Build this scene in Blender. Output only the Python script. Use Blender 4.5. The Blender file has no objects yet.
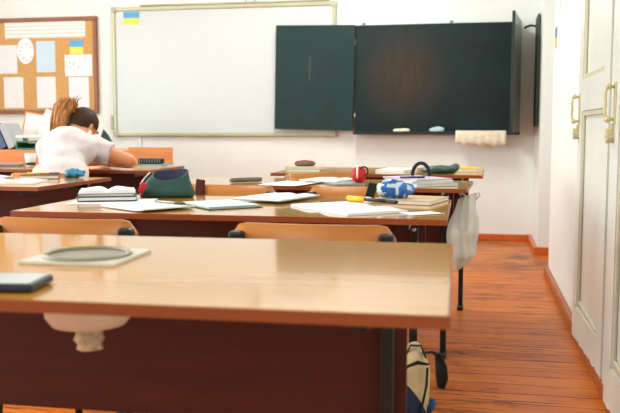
import bpy, bmesh, math, random
from mathutils import Vector, Matrix, noise
random.seed(7)
PI = math.pi
SC = bpy.context.scene
COL = SC.collection

# ------------------------------------------------------------------ materials
def srgb(r, g, b):
    f = lambda c: (c/255/12.92) if c/255 <= .04045 else ((c/255+.055)/1.055)**2.4
    return (f(r), f(g), f(b), 1)

def mat(name, col, rough=.5, metal=0, vary=.06, scale=8, bump=0, spec=.5, coat=0, alpha=1, trans=0, sheen=0):
    m = bpy.data.materials.new(name); m.use_nodes = True
    nt = m.node_tree; b = nt.nodes['Principled BSDF']
    b.inputs['Roughness'].default_value = rough
    b.inputs['Metallic'].default_value = metal
    b.inputs['Specular IOR Level'].default_value = spec
    b.inputs['Coat Weight'].default_value = coat
    b.inputs['Coat Roughness'].default_value = .08
    b.inputs['Alpha'].default_value = alpha
    b.inputs['Transmission Weight'].default_value = trans
    tc = nt.nodes.new('ShaderNodeTexCoord')
    n = nt.nodes.new('ShaderNodeTexNoise'); n.inputs['Scale'].default_value = scale; n.inputs['Detail'].default_value = 4
    nt.links.new(tc.outputs['Object'], n.inputs['Vector'])
    r = nt.nodes.new('ShaderNodeValToRGB')
    c = srgb(*col)
    r.color_ramp.elements[0].position = .3; r.color_ramp.elements[1].position = .7
    r.color_ramp.elements[0].color = tuple(x*(1-vary) for x in c[:3])+(1,)
    r.color_ramp.elements[1].color = tuple(min(1, x*(1+vary)) for x in c[:3])+(1,)
    nt.links.new(n.outputs['Fac'], r.inputs['Fac']); nt.links.new(r.outputs['Color'], b.inputs['Base Color'])
    if bump:
        bp = nt.nodes.new('ShaderNodeBump'); bp.inputs['Strength'].default_value = bump; bp.inputs['Distance'].default_value = .01
        nt.links.new(n.outputs['Fac'], bp.inputs['Height']); nt.links.new(bp.outputs['Normal'], b.inputs['Normal'])
    return m

def wood(name, c1, c2, rough=.25, stretch=(2, 26, 26), spec=.5, coat=0):
    m = bpy.data.materials.new(name); m.use_nodes = True
    nt = m.node_tree; b = nt.nodes['Principled BSDF']
    b.inputs['Roughness'].default_value = rough; b.inputs['Specular IOR Level'].default_value = spec
    b.inputs['Coat Weight'].default_value = coat; b.inputs['Coat Roughness'].default_value = .06
    tc = nt.nodes.new('ShaderNodeTexCoord'); mp = nt.nodes.new('ShaderNodeMapping')
    mp.inputs['Scale'].default_value = stretch
    n = nt.nodes.new('ShaderNodeTexNoise'); n.inputs['Scale'].default_value = 1.6; n.inputs['Detail'].default_value = 6
    n.inputs['Distortion'].default_value = .6
    r = nt.nodes.new('ShaderNodeValToRGB')
    r.color_ramp.elements[0].position = .3; r.color_ramp.elements[1].position = .72
    r.color_ramp.elements[0].color = srgb(*c1); r.color_ramp.elements[1].color = srgb(*c2)
    nt.links.new(tc.outputs['Object'], mp.inputs['Vector']); nt.links.new(mp.outputs['Vector'], n.inputs['Vector'])
    nt.links.new(n.outputs['Fac'], r.inputs['Fac']); nt.links.new(r.outputs['Color'], b.inputs['Base Color'])
    return m

def ruled(name, col, ink, scale=60, amount=.35, dots=False):
    """paper with faint rows of writing"""
    m = mat(name, col, .7, vary=.02)
    nt = m.node_tree; b = nt.nodes['Principled BSDF']; src = b.inputs['Base Color'].links[0].from_socket
    tc = nt.nodes.new('ShaderNodeTexCoord')
    if dots:
        w = nt.nodes.new('ShaderNodeTexVoronoi'); w.inputs['Scale'].default_value = scale
        fac = w.outputs['Distance']; lo, hi = .16, .26
    else:
        w = nt.nodes.new('ShaderNodeTexWave'); w.bands_direction = 'Z'; w.inputs['Scale'].default_value = scale
        w.inputs['Distortion'].default_value = .4; w.inputs['Detail'].default_value = 3; w.inputs['Detail Scale'].default_value = 12
        fac = w.outputs['Fac']; lo, hi = .05, .3
    nt.links.new(tc.outputs['Object'], w.inputs['Vector'])
    rr = nt.nodes.new('ShaderNodeMapRange'); rr.inputs['From Min'].default_value = lo; rr.inputs['From Max'].default_value = hi
    rr.inputs['To Min'].default_value = amount; rr.inputs['To Max'].default_value = 0
    nt.links.new(fac, rr.inputs['Value'])
    mx = nt.nodes.new('ShaderNodeMix'); mx.data_type = 'RGBA'
    nt.links.new(rr.outputs['Result'], mx.inputs['Factor']); nt.links.new(src, mx.inputs['A'])
    mx.inputs['B'].default_value = srgb(*ink); nt.links.new(mx.outputs['Result'], b.inputs['Base Color'])
    return m

def floor_mat():
    m = bpy.data.materials.new('painted_floorboards'); m.use_nodes = True
    nt = m.node_tree; L = nt.links.new; b = nt.nodes['Principled BSDF']; b.inputs['Specular IOR Level'].default_value = .3
    tc = nt.nodes.new('ShaderNodeTexCoord')
    br = nt.nodes.new('ShaderNodeTexBrick'); br.offset = .37
    br.inputs['Scale'].default_value = 1; br.inputs['Brick Width'].default_value = 60; br.inputs['Row Height'].default_value = .115
    br.inputs['Mortar Size'].default_value = .005; br.inputs['Mortar Smooth'].default_value = .2
    br.inputs['Color1'].default_value = srgb(*FL1); br.inputs['Color2'].default_value = srgb(*FL2)
    br.inputs['Mortar'].default_value = srgb(70, 24, 8)
    wob = nt.nodes.new('ShaderNodeTexNoise'); wob.inputs['Scale'].default_value = 2.2
    ma = nt.nodes.new('ShaderNodeVectorMath'); ma.operation = 'SCALE'; ma.inputs['Scale'].default_value = .045
    ad = nt.nodes.new('ShaderNodeVectorMath'); ad.operation = 'ADD'
    L(tc.outputs['Object'], wob.inputs['Vector']); L(wob.outputs['Color'], ma.inputs[0]); L(ma.outputs[0], ad.inputs[0]); sh = nt.nodes.new('ShaderNodeVectorMath'); sh.operation = 'ADD'; sh.inputs[1].default_value = (11, .03, 0); L(tc.outputs['Object'], sh.inputs[0]); L(sh.outputs[0], ad.inputs[1])
    L(ad.outputs[0], br.inputs['Vector'])
    # worn, chipped streaks along the boards
    mp = nt.nodes.new('ShaderNodeMapping'); mp.inputs['Scale'].default_value = (3.2, 34, 1)
    n = nt.nodes.new('ShaderNodeTexNoise'); n.inputs['Scale'].default_value = 1.5; n.inputs['Detail'].default_value = 5; n.inputs['Roughness'].default_value = .62
    L(tc.outputs['Object'], mp.inputs['Vector']); L(mp.outputs['Vector'], n.inputs['Vector'])
    r = nt.nodes.new('ShaderNodeValToRGB'); r.color_ramp.elements[0].position = .0; r.color_ramp.elements[1].position = .014
    r.color_ramp.elements[0].color = (1, 1, 1, 1); r.color_ramp.elements[1].color = (0, 0, 0, 1)
    npt = nt.nodes.new('ShaderNodeTexNoise'); npt.inputs['Scale'].default_value = 1.3; npt.inputs['Detail'].default_value = 2; L(tc.outputs['Object'], npt.inputs['Vector'])
    thr = nt.nodes.new('ShaderNodeMapRange'); thr.inputs['From Min'].default_value = .35; thr.inputs['From Max'].default_value = .65; thr.inputs['To Min'].default_value = .33; thr.inputs['To Max'].default_value = .475; L(npt.outputs['Fac'], thr.inputs['Value'])
    sb = nt.nodes.new('ShaderNodeMath'); sb.operation = 'SUBTRACT'; L(n.outputs['Fac'], sb.inputs[0]); L(thr.outputs['Result'], sb.inputs[1]); L(sb.outputs[0], r.inputs['Fac'])
    mx = nt.nodes.new('ShaderNodeMix'); mx.data_type = 'RGBA'
    L(r.outputs['Color'], mx.inputs['Factor'])
    nb = nt.nodes.new('ShaderNodeTexNoise'); nb.inputs['Scale'].default_value = 3.5; nb.inputs['Detail'].default_value = 4; L(tc.outputs['Object'], nb.inputs['Vector'])
    rb = nt.nodes.new('ShaderNodeMapRange'); rb.inputs['From Min'].default_value = .4; rb.inputs['From Max'].default_value = .6; L(nb.outputs['Fac'], rb.inputs['Value'])
    mb = nt.nodes.new('ShaderNodeMix'); mb.data_type = 'RGBA'; L(rb.outputs['Result'], mb.inputs['Factor']); mb.inputs['A'].default_value = srgb(70, 24, 8); mb.inputs['B'].default_value = srgb(112, 46, 16); L(mb.outputs['Result'], br.inputs['Mortar']); L(br.outputs['Color'], mx.inputs['A']); mx.inputs['B'].default_value = srgb(62, 26, 10)
    # paler scuffing
    n2 = nt.nodes.new('ShaderNodeTexNoise'); n2.inputs['Scale'].default_value = 1.1; n2.inputs['Detail'].default_value = 6
    mp2 = nt.nodes.new('ShaderNodeMapping'); mp2.inputs['Scale'].default_value = (1.5, 9, 1)
    L(tc.outputs['Object'], mp2.inputs['Vector']); L(mp2.outputs['Vector'], n2.inputs['Vector'])
    r2 = nt.nodes.new('ShaderNodeMapRange'); r2.inputs['From Min'].default_value = .45; r2.inputs['From Max'].default_value = .75; r2.inputs['To Max'].default_value = .5
    L(n2.outputs['Fac'], r2.inputs['Value'])
    mx2 = nt.nodes.new('ShaderNodeMix'); mx2.data_type = 'RGBA'
    L(r2.outputs['Result'], mx2.inputs['Factor']); L(mx.outputs['Result'], mx2.inputs['A']); mx2.inputs['B'].default_value = srgb(*FL3)
    L(mx2.outputs['Result'], b.inputs['Base Color'])
    rg = nt.nodes.new('ShaderNodeMapRange'); rg.inputs['To Min'].default_value = .28; rg.inputs['To Max'].default_value = .5
    L(n2.outputs['Fac'], rg.inputs['Value']); L(rg.outputs['Result'], b.inputs['Roughness'])
    bp = nt.nodes.new('ShaderNodeBump'); bp.inputs['Strength'].default_value = .35; bp.inputs['Distance'].default_value = .01; bp.invert = True
    sm = nt.nodes.new('ShaderNodeMath'); sm.operation = 'ADD'; L(br.outputs['Fac'], sm.inputs[0]); L(r.outputs['Color'], sm.inputs[1])
    L(sm.outputs[0], bp.inputs['Height']); L(bp.outputs['Normal'], b.inputs['Normal'])
    return m

FL1, FL2, FL3 = (204, 108, 22), (182, 86, 16), (230, 152, 54)

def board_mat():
    """dark green chalkboard with a soft streaky brown patch on its left half"""
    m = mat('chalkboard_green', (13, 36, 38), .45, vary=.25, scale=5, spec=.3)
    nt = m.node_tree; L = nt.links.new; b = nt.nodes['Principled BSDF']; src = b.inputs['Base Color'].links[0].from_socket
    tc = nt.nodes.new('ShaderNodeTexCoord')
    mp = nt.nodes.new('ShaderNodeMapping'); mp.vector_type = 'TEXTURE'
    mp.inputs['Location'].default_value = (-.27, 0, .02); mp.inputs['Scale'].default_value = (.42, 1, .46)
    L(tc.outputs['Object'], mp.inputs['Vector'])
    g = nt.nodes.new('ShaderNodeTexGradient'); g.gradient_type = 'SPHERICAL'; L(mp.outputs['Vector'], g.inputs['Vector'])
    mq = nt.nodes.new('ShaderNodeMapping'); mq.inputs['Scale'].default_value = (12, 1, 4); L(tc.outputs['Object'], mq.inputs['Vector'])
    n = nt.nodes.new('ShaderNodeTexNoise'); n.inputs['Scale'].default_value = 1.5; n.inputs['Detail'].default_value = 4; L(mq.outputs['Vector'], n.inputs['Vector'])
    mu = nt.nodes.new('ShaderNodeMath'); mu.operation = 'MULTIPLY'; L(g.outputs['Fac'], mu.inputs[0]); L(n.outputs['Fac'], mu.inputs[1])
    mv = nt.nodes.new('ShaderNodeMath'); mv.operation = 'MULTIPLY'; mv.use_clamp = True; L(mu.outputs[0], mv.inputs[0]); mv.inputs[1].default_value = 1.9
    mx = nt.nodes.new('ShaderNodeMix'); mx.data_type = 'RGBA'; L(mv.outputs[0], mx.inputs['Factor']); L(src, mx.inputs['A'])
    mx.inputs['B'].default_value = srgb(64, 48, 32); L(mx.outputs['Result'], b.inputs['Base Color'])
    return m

M = {
 'wall': mat('painted_plaster', (230, 234, 231), .6, vary=.02, scale=3, bump=.05),
 'cream': mat('cream_gloss_paint', (220, 224, 217), .35, vary=.03, scale=4),
 'cream_edge': mat('aged_cream_paint', (206, 192, 146), .4, vary=.1, scale=12),
 'cream_line': mat('cream_paint_moulding', (200, 196, 172), .4, vary=.05, scale=12),
 'hardware': mat('painted_hardware', (206, 194, 150), .35, vary=.12, scale=30),
 'ceil': mat('ceiling_white', (240, 240, 238), .8, vary=.01),
 'base': mat('orange_floor_paint', (200, 96, 36), .32, vary=.12, scale=10),
 'base_worn': mat('worn_brown_floor_paint', (164, 86, 42), .4, vary=.2, scale=10),
 'floor': floor_mat(),
 'top': wood('beech_laminate_top', (198, 138, 46), (212, 156, 60), .14, (1.6, 22, 22), coat=.5),
 'edge': wood('laminate_edge_band', (134, 62, 20), (152, 76, 26), .4, (2, 20, 20)),
 'panel': wood('reddish_chipboard', (70, 28, 18), (84, 34, 22), .5, (2.5, 2.5, 18), spec=.3),
 'ply': wood('varnished_plywood', (186, 112, 42), (206, 134, 60), .3, (3, 18, 18)),
 'black': mat('black_enamel', (8, 12, 14), .4, vary=.1),
 'blackplastic': mat('black_plastic', (16, 26, 26), .45, vary=.15),
 'steel': mat('bright_steel', (190, 190, 188), .3, metal=1, vary=.05),
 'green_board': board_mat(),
 'green_wing': mat('chalkboard_wing_green', (20, 48, 48), .45, vary=.15, scale=5, spec=.3),
 'green_back': mat('wing_back_paint', (92, 112, 98), .3, vary=.1, scale=4),
 'dark_edge': mat('dark_board_edge', (22, 32, 32), .4),
 'wb': mat('whiteboard_enamel', (204, 212, 212), .3, vary=.01),
 'wbframe': mat('champagne_aluminium', (184, 182, 152), .38, metal=.25, vary=.04),
 'grey_plastic': mat('grey_corner_plastic', (176, 178, 160), .45),
 'cork': mat('cork_orange', (204, 158, 96), .8, vary=.12, scale=60, bump=.2),
 'cork_frame': wood('brown_board_frame', (128, 72, 34), (150, 90, 48), .4),
 'paper': mat('white_paper', (240, 241, 240), .7, vary=.02),
 'paper_cool': mat('cool_white_paper', (226, 234, 238), .7, vary=.03),
 'paper_mint': mat('mint_paper', (206, 230, 220), .65, vary=.03),
 'paper_warm': mat('cream_paper', (238, 226, 200), .7, vary=.04),
 'pages': ruled('written_pages', (240, 241, 242), (150, 160, 190), 70, .25),
 'notice': ruled('printed_notice', (236, 238, 240), (150, 165, 190), 38, .4),
 'banner': ruled('banner_print', (240, 238, 236), (230, 150, 110), 9, .5),
 'dotprint': ruled('figure_chart_print', (240, 240, 242), (90, 90, 110), 34, .8, True),
 'sheetblue': ruled('pale_blue_print', (206, 226, 238), (120, 170, 214), 30, .45),
 'flag_blue': mat('flag_blue', (90, 170, 214), .6), 'flag_yellow': mat('flag_yellow', (246, 222, 84), .6),
 'sat_blue': mat('strong_blue', (20, 110, 180), .5), 'sat_yellow': mat('strong_yellow', (240, 186, 24), .5),
 'pouch': mat('green_leatherette', (12, 70, 66), .42, vary=.25, scale=14, bump=.15),
 'pouch_in': mat('navy_lining', (18, 30, 66), .7, vary=.2),
 'red': mat('red_fabric', (196, 24, 30), .45, vary=.15, scale=20),
 'silver': mat('zip_silver', (190, 196, 196), .35, metal=.7),
 'teal': mat('teal_cover', (60, 150, 150), .5), 'dteal': mat('deep_green_cover', (14, 66, 58), .5, vary=.2),
 'navy': mat('navy_cover', (18, 34, 58), .4, vary=.2), 'grey': mat('grey_cover', (128, 132, 130), .5),
 'tan': mat('tan_cover', (196, 170, 128), .55, vary=.1), 'lilac': mat('lilac_cover', (200, 190, 216), .5, vary=.1),
 'skyblue': mat('pale_blue_cover', (176, 208, 222), .5, vary=.1), 'brown': mat('dark_brown_cover', (84, 34, 20), .45, vary=.2),
 'yellow': mat('yellow_plastic', (250, 200, 30), .4, vary=.05), 'purple': mat('purple_pen', (74, 52, 120), .4),
 'palegreen': mat('pale_green_cover', (170, 190, 160), .5, vary=.1), 'olive': mat('olive_cloth', (110, 108, 84), .7, vary=.2, scale=30),
 'bluefilm': mat('blue_printed_film', (40, 104, 190), .25, vary=.35, scale=30, bump=.3),
 'whitefilm': mat('pale_film', (196, 216, 228), .25, vary=.1, scale=30),
 'cyan': mat('cyan_plastic', (16, 128, 168), .35, vary=.3, scale=30),
 'bag': mat('translucent_polythene', (236, 246, 236), .3, vary=.1, scale=16, bump=.4, alpha=.6, spec=.6),
 'canvas': mat('cream_canvas', (226, 208, 160), .75, vary=.08, scale=20, bump=.15),
 'strap': mat('black_webbing', (18, 18, 22), .7, vary=.2, scale=40, bump=.2),
 'navycloth': mat('navy_cloth', (22, 40, 72), .75, vary=.2, scale=30), 'bluecloth': mat('blue_cloth', (20, 84, 140), .7, vary=.2, scale=30),
 'towel': mat('beige_towel', (228, 216, 192), .9, vary=.12, scale=60, bump=.4),
 'chalk': mat('chalk_white', (236, 236, 228), .9), 'sponge': mat('pale_sponge', (232, 224, 196), .9, bump=.4, scale=60),
 'rag': mat('pale_blue_rag', (176, 206, 216), .9, vary=.15, scale=40, bump=.4),
 'skin': mat('warm_skin', (214, 146, 104), .5, vary=.04, scale=6),
 'shirt': mat('white_shirt_cotton', (216, 210, 213), .8, vary=.03, scale=14, bump=.25),
 'trousers': mat('dark_trousers', (28, 30, 40), .8), 'shoe': mat('dark_shoe', (30, 26, 26), .5),
 'hair_dark': wood('dark_brown_hair', (32, 20, 13), (72, 44, 24), .6, (60, 60, 3), spec=.25),
 'hair_gold': wood('golden_hair_tips', (112, 62, 26), (208, 142, 70), .4, (60, 60, 3)),
 'green_chair': mat('dark_green_upholstery', (22, 66, 58), .7, vary=.1),
 'orange_panel': wood('orange_beech_panel', (206, 124, 56), (222, 144, 76), .35, (2, 2, 14)),
 'orange': mat('orange_cover', (240, 130, 44), .5), 'pinkpaper': mat('pinkish_paper', (240, 222, 214), .7),
 'green_plastic': mat('green_plastic', (34, 116, 84), .35, vary=.2, scale=10), 'clear': mat('pale_plastic', (206, 226, 216), .2, vary=.05),
 'binder': mat('slate_blue_binder', (58, 92, 128), .45, vary=.1), 'binder_grey': mat('grey_binder', (176, 182, 186), .5),
 'sink_plate': mat('enamel_plate', (222, 220, 206), .25, vary=.04), 'sink_bowl': mat('grey_enamel_bowl', (150, 148, 130), .3, vary=.12, scale=20),
 'bowl_out': mat('white_plastic_bowl', (232, 222, 200), .45), 'tape': mat('taped_fitting', (200, 186, 150), .6, vary=.35, scale=60, bump=.5),
 'tablet_face': mat('glossy_pale_cover', (206, 220, 226), .12, vary=.02),
 'board_strip': mat('dark_green_strip', (62, 84, 72), .5), 'window_frame': mat('window_white', (240, 240, 236), .4),
}

# ------------------------------------------------------------------ geometry
class G:
    """collects shapes into one mesh"""
    def __init__(s): s.bm = bmesh.new()
    def _add(s, verts, faces, mx=None, smooth=False):
        vs = [s.bm.verts.new((mx @ Vector(v)) if mx else v) for v in verts]
        for f in faces:
            try:
                fc = s.bm.faces.new([vs[i] for i in f]); fc.smooth = smooth
            except ValueError: pass
        return vs
    def box(s, x0, x1, y0, y1, z0, z1, bev=0, mx=None):
        t = bmesh.new()
        v = [t.verts.new(p) for p in ((x0,y0,z0),(x1,y0,z0),(x1,y1,z0),(x0,y1,z0),(x0,y0,z1),(x1,y0,z1),(x1,y1,z1),(x0,y1,z1))]
        for f in ((3,2,1,0),(4,5,6,7),(0,1,5,4),(1,2,6,5),(2,3,7,6),(3,0,4,7)): t.faces.new([v[i] for i in f])
        if bev: bmesh.ops.bevel(t, geom=list(t.edges), offset=bev, segments=2, affect='EDGES', profile=.5)
        s.merge(t, mx); return s
    def merge(s, t, mx=None, smooth=False):
        t.verts.index_update()
        s._add([v.co.copy() for v in t.verts], [[v.index for v in f.verts] for f in t.faces], mx, smooth); t.free()
    def tube(s, pts, rad, n=10, flat=1.0, caps=True):
        """swept tube along pts; rad number or list; flat squashes one axis of the section"""
        pts = [Vector(p) for p in pts]; k = len(pts)
        rad = rad if isinstance(rad, (list, tuple)) else [rad]*k
        rings = []; up = None
        for i, p in enumerate(pts):
            d = (pts[min(i+1, k-1)] - pts[max(i-1, 0)]).normalized()
            if up is None: up = Vector((0,0,1)) if abs(d.z) < .9 else Vector((1,0,0))
            a = d.cross(up).normalized(); b = a.cross(d).normalized(); up = b
            rings.append([s.bm.verts.new(p + a*(math.cos(2*PI*j/n)*rad[i]) + b*(math.sin(2*PI*j/n)*rad[i]*flat)) for j in range(n)])
        for i in range(k-1):
            for j in range(n):
                f = s.bm.faces.new((rings[i][j], rings[i][(j+1)%n], rings[i+1][(j+1)%n], rings[i+1][j])); f.smooth = True
        if caps:
            s.bm.faces.new(list(reversed(rings[0]))); s.bm.faces.new(rings[-1])
        return s
    def lathe(s, prof, n=40, c=(0,0), closed=False):
        rings = [[s.bm.verts.new((c[0]+r*math.cos(2*PI*j/n), c[1]+r*math.sin(2*PI*j/n), z)) for j in range(n)] for r, z in prof]
        k = len(rings)
        for i in range(k if closed else k-1):
            A, B = rings[i], rings[(i+1) % k]
            for j in range(n):
                f = s.bm.faces.new((A[j], A[(j+1)%n], B[(j+1)%n], B[j])); f.smooth = True
        if not closed:
            if prof[0][0] > 1e-6: s.bm.faces.new(list(reversed(rings[0])))
            if prof[-1][0] > 1e-6: s.bm.faces.new(rings[-1])
        return s
    def ell(s, c, r, mx=None, seg=20, rings=12):
        t = bmesh.new(); bmesh.ops.create_uvsphere(t, u_segments=seg, v_segments=rings, radius=1)
        m2 = Matrix.Translation(c) @ (mx if mx else Matrix()) @ Matrix.Diagonal((r[0], r[1], r[2], 1))
        s.merge(t, m2, True); return s
    def capsule(s, a, b, ra, rb, n=16, flat=1):
        a, b = Vector(a), Vector(b); s.tube([a, b], [ra, rb], n, flat); s.ell(a, (ra,ra,ra)); s.ell(b, (rb,rb,rb)); return s
    def prism(s, pts, z0, z1):
        k = len(pts)
        return s._add([(x,y,z0) for x,y in pts]+[(x,y,z1) for x,y in pts],
            [list(range(k))[::-1], list(range(k, 2*k))]+[(i,(i+1)%k,k+(i+1)%k,k+i) for i in range(k)])
    def sheet(s, w, d, fn, th=.001, nx=12, ny=8):
        """curved sheet centred on the origin, with thickness"""
        top = [[None]*(ny+1) for _ in range(nx+1)]; bot = [[None]*(ny+1) for _ in range(nx+1)]
        for i in range(nx+1):
            for j in range(ny+1):
                x = -w/2+w*i/nx; y = -d/2+d*j/ny; z = fn(x, y)
                top[i][j] = s.bm.verts.new((x, y, z+th)); bot[i][j] = s.bm.verts.new((x, y, z))
        for i in range(nx):
            for j in range(ny):
                f = s.bm.faces.new((top[i][j], top[i+1][j], top[i+1][j+1], top[i][j+1])); f.smooth = True
                f = s.bm.faces.new((bot[i][j+1], bot[i+1][j+1], bot[i+1][j], bot[i][j])); f.smooth = True
        for i in range(nx):
            s.bm.faces.new((bot[i][0], bot[i+1][0], top[i+1][0], top[i][0])); s.bm.faces.new((top[i][ny], top[i+1][ny], bot[i+1][ny], bot[i][ny]))
        for j in range(ny):
            s.bm.faces.new((top[0][j], top[0][j+1], bot[0][j+1], bot[0][j])); s.bm.faces.new((bot[nx][j], bot[nx][j+1], top[nx][j+1], top[nx][j]))
        return s

def obj(name, g, m, parent=None, loc=None, rot=None):
    bm = g.bm if isinstance(g, G) else g
    bmesh.ops.recalc_face_normals(bm, faces=bm.faces)
    me = bpy.data.meshes.new(name); bm.to_mesh(me); bm.free()
    o = bpy.data.objects.new(name, me); COL.objects.link(o)
    if isinstance(m, (list, tuple)):
        for k in m: me.materials.append(k)
    elif m: me.materials.append(m)
    if parent: o.parent = parent
    if loc: o.location = loc
    if rot is not None: o.rotation_euler = rot if isinstance(rot, (tuple, list)) else (0, 0, rot)
    return o
def tag(o, label, cat, group=None):
    o['label'] = label; o['category'] = cat
    if group: o['group'] = group
    return o
def thing(name, label, cat, loc, rz=0, group=None):
    o = bpy.data.objects.new(name, None); COL.objects.link(o); o.empty_display_size = .05
    o.location = loc; o.rotation_euler = rz if isinstance(rz, tuple) else (0, 0, rz)
    return tag(o, label, cat, group)
def struct(name, g, m, parent=None, loc=None, rot=None):
    o = obj(name, g, m, parent, loc, rot)
    if not parent: o['kind'] = 'structure'
    return o
def copy_tree(o, parent=None):
    c = o.copy(); COL.objects.link(c)
    if parent: c.parent = parent
    for ch in list(o.children): copy_tree(ch, c)
    return c
def box(*a, **k): return G().box(*a, **k)

# ------------------------------------------------------------------ the room
FY, LX, BY, RX, CZ = 7.33, -5.4, -2.6, .488, 3.1
struct('floor', box(LX-.2, 1.2, BY-.2, FY+.2, -.1, 0), M['floor'])
struct('ceiling', box(LX-.2, 1.2, BY-.2, FY+.2, CZ, CZ+.1), M['ceil'])
struct('wall_front', box(LX-.2, 1.2, FY, FY+.2, 0, CZ), M['wall'])
struct('wall_back', box(LX-.2, 1.2, BY-.2, BY, 0, CZ), M['wall'])
WIN = [(-1.9, .1), (.9, 2.9), (3.7, 5.7)]; WZ = (.85, 2.65)
g = G(); ys = [BY]
g.box(LX-.2, LX, BY, FY, 0, WZ[0]); g.box(LX-.2, LX, BY, FY, WZ[1], CZ)
edges = [BY]+[v for w in WIN for v in w]+[FY]
for a, b in zip(edges[::2], edges[1::2]): g.box(LX-.2, LX, a, b, WZ[0], WZ[1])
struct('wall_left', g, M['wall'])
for i, (a, b) in enumerate(WIN):
    g = G()
    for (y0, y1, z0, z1) in ((a, a+.07, *WZ), (b-.07, b, *WZ), (a+.07, b-.07, WZ[0], WZ[0]+.07), (a+.07, b-.07, WZ[1]-.07, WZ[1]), ((a+b)/2-.04, (a+b)/2+.04, WZ[0]+.07, WZ[1]-.07)):
        g.box(LX-.12, LX-.05, y0, y1, z0, z1)
    struct('window_%d' % (i+1), g, M['window_frame'])
NEAR_END = 5.62
struct('wall_right', G().box(RX, 1.2, BY, NEAR_END, 0, CZ).box(.98, 1.2, NEAR_END, FY, 0, CZ), M['wall'])
struct('wall_right_pier', box(.488, .98, 6.56, FY, 0, CZ), M['wall'])
struct('baseboard_front', box(LX, .455, FY-.03, FY, 0, .055, .004), M['base'])
struct('baseboard_right', box(RX-.028, RX, 2.0, NEAR_END, 0, .062, .006), M['base_worn'])
struct('baseboard_pier', G().box(.455, .488, 6.53, FY, 0, .058, .004).box(.488, .98, 6.53, 6.56, 0, .058, .004), M['base'])
struct('baseboard_niche', box(.95, .98, NEAR_END, 6.53, 0, .058, .004), M['base'])

def door(idx, y0, y1, slope, lab):
    """leaf seen on the right wall: y0 near edge, y1 far edge"""
    x0, x1 = .455, .487; zt = 2.12; st = .13
    zb = lambda y: .018 + slope*(y1-y)/(y1-y0)
    rnd = random.Random(idx)
    o = G()
    # chipped lower rail: polygon in y-z extruded in x
    n = 26; low = []
    for k in range(n+1):
        y = y1-(y1-y0)*k/n; low.append((y, zb(y)+rnd.uniform(0, .012)*(1 if k > 3 else .3)))
    poly = low+[(y0, .2), (y1, .17)]
    k = len(poly)
    o._add([(x0, y, z) for y, z in poly]+[(x1, y, z) for y, z in poly], [list(range(k)), list(range(k, 2*k))[::-1]]+[(i, (i+1)%k, k+(i+1)%k, k+i) for i in range(k)])
    o.box(x0, x1, y0, y0+st, .2, zt); o.box(x0, x1, y1-st, y1, .17, zt)
    o.box(x0, x1, y0+st, y1-st, 1.045, 1.18); o.box(x0, x1, y0+st, y1-st, zt-.12, zt)
    root = struct('door_%d' % idx, o, M['cream'])
    p = G().box(x0+.016, x1, y0+st, y1-st, .17, 1.045).box(x0+.016, x1, y0+st, y1-st, 1.18, zt-.12)
    obj('door_panel', p, M['cream'], root)
    m = G()
    for z0, z1 in ((.185, 1.045), (1.18, zt-.12)):
        for a in ((y0+st, y0+st+.022, z0, z1), (y1-st-.022, y1-st, z0, z1), (y0+st+.022, y1-st-.022, z0, z0+.022), (y0+st+.022, y1-st-.022, z1-.022, z1)):
            m.box(x0+.004, x0+.0155, *a, bev=.004)
    obj('panel_moulding', m, M['cream_line'], root)
    h = G(); hx = x0-.03; hy = y1-.05
    h.tube([(x0, hy, 1.0), (hx, hy, 1.004), (hx-.004, hy, 1.03), (hx-.002, hy, 1.055), (hx-.004, hy, 1.08), (hx, hy, 1.106), (x0, hy, 1.11)], .006, 10)
    h.box(x0-.004, x0, hy-.02, hy+.02, .985, 1.125, .002)
    for z in (1.0, 1.11): h.ell((hx+.006, hy, z), (.012, .012, .011))
    obj('door_handle', h, M['hardware'], root)
    l = G(); t = bmesh.new(); bmesh.ops.create_cone(t, cap_ends=True, segments=24, radius1=.026, radius2=.023, depth=.024)
    l.merge(t, Matrix.Translation((x0-.012, y1-.03, .945)) @ Matrix.Rotation(PI/2, 4, 'Y'))
    l.box(x0-.01, x0, y1-.045, y1-.015, .965, .985, .002)
    obj('door_lock', l, M['hardware'], root)
    k_ = G(); t = bmesh.new(); bmesh.ops.create_cone(t, cap_ends=True, segments=16, radius1=.006, radius2=.006, depth=.004); k_.merge(t, Matrix.Translation((x0-.0255, y1-.03, .945)) @ Matrix.Rotation(PI/2, 4, 'Y'))
    obj('keyhole', k_, M['sink_plate'], root)
    root['label'] = lab
    return root
door(1, 3.06, 3.945, .055, 'cream panelled cupboard door with chipped lower edge, the farther of two')
door(2, 2.08, 2.975, .05, 'cream panelled cupboard door cut off by the right edge of the photo')
struct('trim_1', box(.465, .4875, 3.953, 3.985, 0.07, 2.18, .004), M['cream_edge'])
struct('trim_2', box(.46, .4875, 2.985, 3.05, 0.06, 2.18, .006), M['cream'])
struct('trim_3', G().box(.49, .60, 6.535, 6.559, 2.02, 2.12, .004), M['cork_frame'])

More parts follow.
